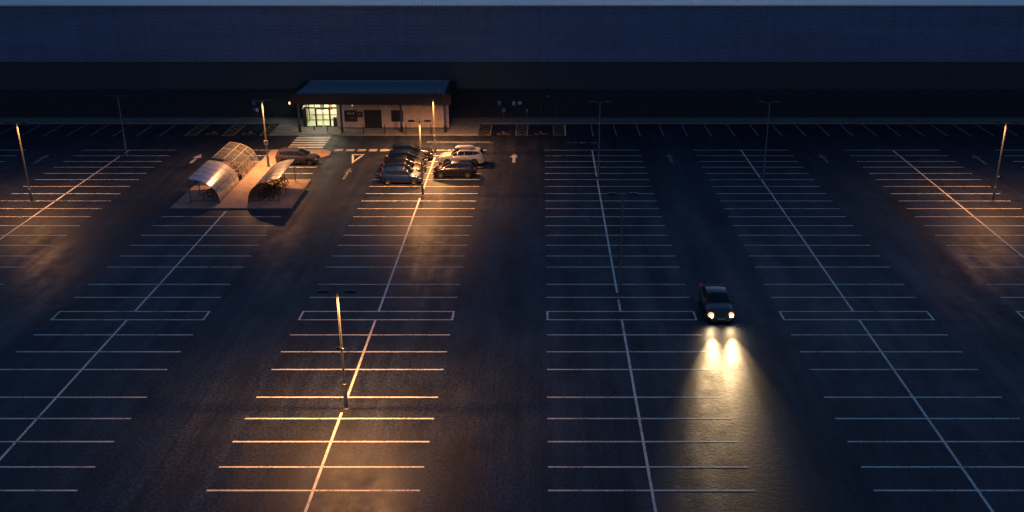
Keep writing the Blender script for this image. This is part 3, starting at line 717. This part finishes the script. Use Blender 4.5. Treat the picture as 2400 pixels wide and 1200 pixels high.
def bicycle(x, y, rz, lean, fm, label, grp=None):
    o = empty('bicycle', (x, y, KH), label, 'bicycle', grp); o.rotation_euler = (lean, 0, rz)
    BBx, BBz = 0, .29; seat = Vector((-.17, 0, .78)); head = Vector((.42, 0, .86)); headl = Vector((.46, 0, .70)); rear = Vector((-.46, 0, .355)); front = Vector((.58, 0, .355)); bb = Vector((0, 0, .30))
    b = MB()
    for p, q, r in ((bb, seat, .019), (seat + Vector((.02, 0, -.06)), head, .018), (bb, headl, .022), (head, headl, .022)): b.tube([p, q], r, 7)
    for s in (-.05, .05):
        b.tube([bb, rear + Vector((0, s, 0))], .011, 6); b.tube([seat + Vector((0, 0, -.05)), rear + Vector((0, s, 0))], .010, 6)
    b.build('frame', fm, o)
    b = MB()
    for s in (-.055, .055): b.tube([headl, headl + Vector((.02, s, -.06)), front + Vector((0, s, 0))], .013, 6)
    b.build('fork', fm, o)
    b = MB(); b.tube([seat, seat + Vector((-.05, 0, .15))], .014, 6); b.build('seat_post', M['galv_base'], o)
    b = MB(); b.ellipsoid((-.24, 0, .95), (.14, .07, .035)); b.ellipsoid((-.12, 0, .95), (.12, .03, .025)); b.build('saddle', M['rubber'], o)
    b = MB(); b.tube([head, head + Vector((-.02, 0, .12))], .014, 6); b.tube([(.36, -.29, 1.0), (.40, -.2, .99), (.42, 0, .98), (.40, .2, .99), (.36, .29, 1.0)], .014, 6); b.build('handlebar', M['black_metal'], o)
    b = MB(); b.lathe([(.0, -.06), (.095, -.06), (.095, -.05), (0, -.05)], 'y', 12, bb); b.tube([bb + Vector((0, -.07, 0)), bb + Vector((.10, -.09, -.13))], .012, 5); b.tube([bb + Vector((0, .07, 0)), bb + Vector((-.10, .09, .13))], .012, 5)
    b.box(.05, .15, -.17, -.09, .15, .175); b.box(-.15, -.05, .09, .17, .425, .45); b.build('crank', M['black_metal'], o)
    for c in (rear, front):
        w = link('wheel', WT, o, tuple(c)); link('rim', WR, w); link('spokes', WS, w)
    return o
rb = random.Random(4)
for i in range(8):
    yy = 87.75 + i*.72
    flip = PI if i % 3 == 1 else 0
    bicycle(-25.45 + rb.uniform(-.15, .25), yy, flip + R(rb.uniform(-22, 14)), R(rb.choice((-1, 1))*rb.uniform(3, 9)), BIKE_F[i % 4 if i % 3 else 0], 'dark bicycle parked in the crowded cycle shelter', 'bicycles in the crowded shelter')
bicycle(-30.35, 88.95, R(200), R(6), BIKE_F[0], 'lone dark bicycle under the silvery-roofed shelter')
bicycle(-30.45, 93.7, R(-8), R(-5), BIKE_F[3], 'lone bicycle in the gap between silvery and clear shelters')
bicycle(-30.35, 95.9, R(6), R(7), BIKE_F[1], 'lone dark bicycle under the clear-roofed shelter')

# ------------------------------------------------------------------ cars
def lerp_tab(tab, x):
    if x <= tab[0][0]: return tab[0][1]
    for (a, va), (b_, vb) in zip(tab, tab[1:]):
        if x <= b_:
            t = (x - a)/(b_ - a); t = t*t*(3 - 2*t) if False else t
            return va + (vb - va)*t
    return tab[-1][1]
def smooth_tab(tab, x, w=.10):
    return sum(lerp_tab(tab, x + d*w)*k for d, k in ((-1, .15), (-.5, .22), (0, .26), (.5, .22), (1, .15)))
SHAPES = {
 'hatch': dict(L=4.05, W=.875, wheels=(-1.23, 1.30), R=.315, belt=[(-2.03, .88), (-1.7, .97), (0, .93), (1.0, .90), (1.6, .80), (1.95, .60), (2.03, .55)],
   top=[(-2.03, .95), (-1.93, 1.08), (-1.75, 1.36), (-1.45, 1.46), (-.4, 1.51), (.25, 1.46), (.62, 1.30), (1.12, 1.00), (1.55, .90), (1.88, .76), (2.03, .58)], ws=(.30, 1.10), rw=(-1.93, -1.66), side=(-1.50, .92), B=-.22, C=-1.02),
 'suv': dict(L=4.75, W=.93, wheels=(-1.36, 1.42), R=.36, belt=[(-2.37, .95), (-2.1, 1.05), (0, 1.02), (1.1, 1.0), (1.9, .90), (2.28, .70), (2.37, .60)],
   top=[(-2.37, 1.0), (-2.30, 1.12), (-2.05, 1.50), (-1.85, 1.62), (-.6, 1.68), (.15, 1.64), (.55, 1.46), (1.05, 1.12), (1.8, 1.02), (2.22, .86), (2.37, .65)], ws=(.22, 1.02), rw=(-2.26, -1.98), side=(-1.85, .85), B=-.35, C=-1.25),
 'mpv': dict(L=4.32, W=.90, wheels=(-1.27, 1.38), R=.325, belt=[(-2.16, .95), (-1.9, 1.04), (0, .99), (1.0, .94), (1.7, .80), (2.08, .60), (2.16, .55)],
   top=[(-2.16, 1.0), (-2.08, 1.15), (-1.90, 1.50), (-1.6, 1.58), (-.4, 1.61), (.2, 1.56), (.65, 1.36), (1.20, 1.03), (1.7, .88), (2.05, .72), (2.16, .58)], ws=(.26, 1.18), rw=(-2.06, -1.80), side=(-1.72, 1.0), B=-.18, C=-1.0),
 'saloon': dict(L=4.72, W=.90, wheels=(-1.32, 1.42), R=.33, belt=[(-2.36, .85), (-2.0, .95), (0, .92), (1.0, .89), (1.8, .80), (2.25, .62), (2.36, .55)],
   top=[(-2.36, .88), (-2.22, 1.0), (-1.75, 1.06), (-1.15, 1.33), (-.75, 1.42), (-.2, 1.44), (.25, 1.39), (.70, 1.20), (1.10, .99), (1.75, .90), (2.20, .74), (2.36, .58)], ws=(.26, 1.08), rw=(-1.72, -1.05), side=(-1.30, .90), B=-.15, C=-.95),
}
def car(kind, x, y, rz, paint, label, rim='rim', lit=False, roof_box=False, plates=True, sc_=(1, 1, 1), rails=False, group=None, name='parked_car'):
    S = SHAPES[kind]; L2 = S['L']/2; W = S['W']
    o = empty(name, (x, y, 0), label, 'car', group, rz); o.scale = sc_
    def section(xx):
        zb = smooth_tab(S['belt'], xx); zt = max(smooth_tab(S['top'], xx), zb + .015)
        e = max(0, (abs(xx) - (L2 - .62))/.62); w = W*(1 - .20*e**2.4)
        zl = .22 + .10*e**2
        for xw in S['wheels']:
            d = abs(xx - xw); Ra = S['R'] + .065
            if d < Ra: zl = max(zl, .30 + math.sqrt(Ra*Ra - d*d)*1.0)
        a = min(1, max(0, (zt - zb)/.45)); wt = w*(.90 - .17*a)
        zl = min(zl, zb - .08)
        z6 = zb + (zt - zb)*(.72 + .19*a)
        zm = max(zl + .02, zb*.60)
        return [(0, .24), (w*.80, .24), (w*.955, zl), (w, max(zm, zl + .03)), (w*.985, max(zb - .05, zl + .05)), (w*.94, zb), (wt, z6), (wt*.80, zt - .018*a - .004), (0, zt)]
    N = 64; base = [-L2 + S['L']*i/N for i in range(N + 1)]
    sec = [section(v) for v in base]
    def surf(xx, v, s):
        q = section(xx); i = min(int(v), 7); t = v - i
        return Vector((xx, s*(q[i][0] + (q[i+1][0] - q[i][0])*t), q[i][1] + (q[i+1][1] - q[i][1])*t))
    b = MB()
    rows = []
    for xx, q in zip(base, sec):
        rows.append([(xx, -yy, zz) for yy, zz in q] + [(xx, yy, zz) for yy, zz in reversed(q[:-1])])
    b.grid(rows, True)
    b.face([p for p in rows[0][:-1]]); b.face([p for p in rows[-1][:-1]][::-1])
    b.build('body', paint, o)
    def patch(name, m, u0, u1, vf, s, nu=10, nv=4, off=.006, parent=o):
        g_ = []
        for i in range(nu + 1):
            xx = u0 + (u1 - u0)*i/nu; row = []
            va, vb = vf(i/nu)
            for j in range(nv + 1):
                v = va + (vb - va)*j/nv; p = surf(xx, v, s); e = .01
                du = surf(xx + e, v, s) - surf(xx - e, v, s); dv = surf(xx, min(v + e, 7.99), s) - surf(xx, v - e, s)
                nn = du.cross(dv); 
                if nn.length < 1e-9: nn = Vector((0, s, 0))
                nn.normalize()
                if nn.y*s < 0 and abs(nn.y) > .05 or nn.z < -.3: nn = -nn
                row.append(p + nn*off)
            g_.append(row)
        b = MB(); b.grid(g_, True); return b.build(name, M[m], parent)
    for s in (-1, 1):
        x0, x1 = S['side']; Bp, Cp = S['B'], S['C']
        patch('front_side_window', 'car_glass', Bp + .012, x1, lambda t: (5.14, 5.86 - .2*max(0, t - .8)), s)
        patch('rear_side_window', 'car_glass', Cp + .012, Bp - .012, lambda t: (5.14, 5.86), s)
        patch('quarter_window', 'car_glass', x0, Cp - .012, lambda t: (5.14 + .25*(1-t), 5.86 - .12*(1-t)), s)
        patch('door_seam', 'black_plastic', Bp - .006, Bp + .006, lambda t: (2.3, 5.0), s, 1, 6, .004)
        patch('door_seam', 'black_plastic', x1 + .05, x1 + .062, lambda t: (2.3, 4.9), s, 1, 6, .004)
        patch('door_seam', 'black_plastic', Cp - .22, Cp - .208, lambda t: (3.2, 5.0), s, 1, 6, .004)
        patch('sill_trim', 'black_plastic', S['wheels'][0] + S['R'] + .12, S['wheels'][1] - S['R'] - .12, lambda t: (2.02, 2.35), s, 6, 1, .004)
        for dx in (Bp + .18, Cp + .12):
            p = surf(dx, 4.2, s); h = MB(); h.box(p.x - .09, p.x + .09, min(p.y, p.y + s*.03), max(p.y, p.y + s*.03), p.z - .015, p.z + .012); h.build('door_handle', M['chrome'] if kind != 'saloon' else paint, o)
        p = surf(x1 - .06, 5.0, s)
        mm = MB(); mm.ellipsoid((p.x, p.y + s*.12, p.z + .06), (.07, .12, .075)); mm.tube([(p.x, p.y - s*.02, p.z), (p.x, p.y + s*.1, p.z + .04)], .025, 6); mm.build('mirror', paint, o)
        hm = MB(); hx = L2 - .20; hz = smooth_tab(S['belt'], hx) - .06
        hm.ellipsoid((hx, s*W*.72, hz), (.20, .17, .085) if not lit else (.23, .22, .175), 14, 10); hl = hm.build('headlight', M['head_glow' if lit else 'head_off'], o)
        if lit:
            bu = MB(); bu.ellipsoid((hx + .095, s*W*.72, hz), (.145, .15, .125), 12, 8); bu.build('bulb', M['head_lit'], hl)
        tm = MB(); tz = smooth_tab(S['belt'], -L2 + .1) - .02
        tm.ellipsoid((-L2 + .10, s*W*.76, tz), (.11, .13, .13), 10, 7); tm.build('tail_light', M['tail_lit' if lit else 'tail_off'], o)
        if lit:
            for (ww, size, pitch, yaw) in ((HEAD_W*.08, 100, 28, -3), (HEAD_W*.05, 56, 10, -5), (HEAD_W*1.9, 30, 2.0, -6), (HEAD_W*2.6, 17, 3.0, -7)):     # wide, dipped and main part of the beam
                l = bpy.data.lights.new('headlamp_beam', 'SPOT'); l.energy = ww; l.color = (1, .67, .33); l.spot_size = R(size); l.spot_blend = 1.0; l.shadow_soft_size = .06
                lo = link('headlamp_beam', l, hl, (L2 + .06, s*W*.72, hz)); lo.rotation_euler = (R(90 - pitch), 0, R(-90 + yaw))
        if rails:
            rr = MB(); rr.tube([tuple(surf(t, 6.25, s) + Vector((0, 0, .04))) for t in (-1.6, -1.0, -.4, .05)], .018, 6); rr.build('roof_rail', M['galv'], o)
    def cross(name, m, u0, u1, frac, nu=8):
        g_ = []
        for i in range(nu + 1):
            t = i/nu; xx = u0 + (u1-u0)*t; row = []
            for k in range(-5, 6):
                f = k/5*frac; v = 8 - abs(f)*2; p = surf(xx, min(7.999, v), -1 if f < 0 else 1)
                e = .02; a = surf(xx + e, 7.9, 1) - surf(xx - e, 7.9, 1); nn = Vector((-a.z, 0, a.x)); nn.normalize()
                if nn.z < 0: nn = -nn
                row.append(p + nn*.008)
            g_.append(row)
        b = MB(); b.grid(g_, True); b.build(name, M[m], o)
    cross('windscreen', 'car_glass', S['ws'][0], S['ws'][1], .93); cross('rear_window', 'car_glass', S['rw'][0], S['rw'][1], .86)
    w1 = section(L2)[3][0]
    b = MB(); b.bevbox(L2 - .06, L2 + .012, -w1*.60, w1*.60, .34, .50, .01); b.build('grille', M['black_plastic'], o)
    b = MB(); b.bevbox(L2 - .10, L2 + .02, -w1*.85, w1*.85, .20, .31, .02); b.build('bumper_lip', M['black_plastic'], o)
    b = MB(); b.box(L2 + .013, L2 + .022, -.26, .26, .355, .465); pl = b.build('number_plate', M['plate'], o)
    b = MB()
    for k in range(7):
        if k == 4: continue
        b.box(L2 + .0225, L2 + .025, -.22 + k*.063, -.185 + k*.063, .375, .445)
    b.build('plate_lettering', M['ink'], pl)
    b = MB(); b.box(-L2 - .02, -L2 - .008, -.26, .26, .55, .66); b.build('number_plate', M['plate'], o)
    for xw in S['wheels']:
        for s in (-1, 1):
            r_ = S['R']; yc = s*(W - .115)
            b = MB(); b.lathe([(r_*.62, -.10), (r_*.92, -.105), (r_, -.07), (r_, .07), (r_*.92, .105), (r_*.62, .10)], 'y', 22); w = b.build('tyre', M['rubber'], o, (xw, yc, r_))
            b = MB(); ys = s*.085
            for k in range(5):
                a = 2*PI*k/5; c, sn = math.cos(a), math.sin(a); h = .045
                b.face([(c*.03 - sn*h, ys, sn*.03 + c*h), (c*.03 + sn*h, ys, sn*.03 - c*h), (c*r_*.60 + sn*h*.6, ys*.8, sn*r_*.60 - c*h*.6), (c*r_*.60 - sn*h*.6, ys*.8, sn*r_*.60 + c*h*.6)])
            b.lathe([(r_*.58, ys*.75), (r_*.66, ys*1.1), (r_*.68, ys)], 'y', 20); b.lathe([(0, ys*1.05), (.06, ys*1.05), (.06, ys*.9)], 'y', 10); b.build('rim', M[rim], w)
            b = MB(); b.lathe([(0, ys*.3), (r_*.62, ys*.3)], 'y', 14); b.build('brake_disc', M['black_plastic'], w)
            b = MB(); b.lathe([(r_ + .07, -s*.12), (r_ + .07, s*.02), (0, -s*.12)], 'y', 16); b.build('wheel_well', M['black_plastic'], o, (xw, yc - s*.02, r_ + .0))
    if roof_box:
        zr = 1.70; b = MB(); rows = []
        for i in range(13):
            t = i/12; xx = -1.35 + 1.95*t; e = 1 - abs(2*t - 1)**6; hw = .38*(.72 + .28*e); hh = .26*(.35 + .65*e) * (1 - .25*t)
            rows.append([(xx, hw*math.cos(R(a))*1.0, zr + .06 + hh*max(0, math.sin(R(a)))**.7) for a in range(0, 181, 15)])
        b.grid(rows, True); b.face(rows[0]); b.face(rows[-1][::-1]); b.grid([[r0[0], r0[-1]] for r0 in rows], False); b.build('roof_box', paint, o)
        for xx in (-1.0, .1):
            b = MB(); b.tube([(xx, -.58, zr - .02), (xx, .58, zr - .02)], .025, 6); b.build('roof_bar', M['galv'], o)
    return o
HEAD_W = 900.0
P_BLUE = car_paint('metallic_blue_paint', (.006, .028, .12), .15, .38, .25); P_BLACK = car_paint('black_paint', (.007, .008, .011), .0, .25, .4); P_BLACK2 = car_paint('charcoal_paint', (.020, .021, .024), .3, .25)
P_NAVY = car_paint('navy_black_paint', (.009, .013, .026), .2, .22); P_WHITE = car_paint('white_paint_car', (.50, .47, .45), .1, .3); P_SILVER = car_paint('bronze_silver_paint', (.06, .053, .052), .5, .28); P_DRIVE = car_paint('dark_grey_paint', (.075, .078, .085), .4, .3)
MATS_RIM = 'rim'
car('hatch', -13.72, 93.65, 0, P_BLUE, 'metallic blue hatchback at the open end of the parked line')
car('hatch', -13.85, 95.75, 0, P_BLACK, 'black hatchback parked right beside the blue hatchback')
car('saloon', -13.95, 97.9, 0, P_BLACK2, 'charcoal low car, second in line behind the blue hatchback', sc_=(.92, .97, .98))
car('hatch', -13.95, 100.0, 0, P_NAVY, 'navy-black hatchback mostly hidden between dark cars in the line')
car('suv', -13.75, 102.2, 0, P_BLACK, 'tall black car at the give way end of the parked line', sc_=(.93, .97, .98))
car('suv', -8.35, 100.35, PI, P_WHITE, 'white estate car with a roof box', roof_box=True, rails=False, sc_=(1, .98, .97))
car('hatch', -8.68, 95.85, PI, P_BLACK, 'black hatchback nose to nose with the parked line, by the white car', sc_=(1.06, 1, 1.03))
car('mpv', -25.38, 100.3, 0, P_SILVER, 'bronze silver people carrier parked beside the cycle island')
car('saloon', 12.12, 63.5, R(-90), P_DRIVE, 'dark saloon driving down the aisle with headlights on', lit=True, name='moving_car', sc_=(1, 1.03, 1.06))
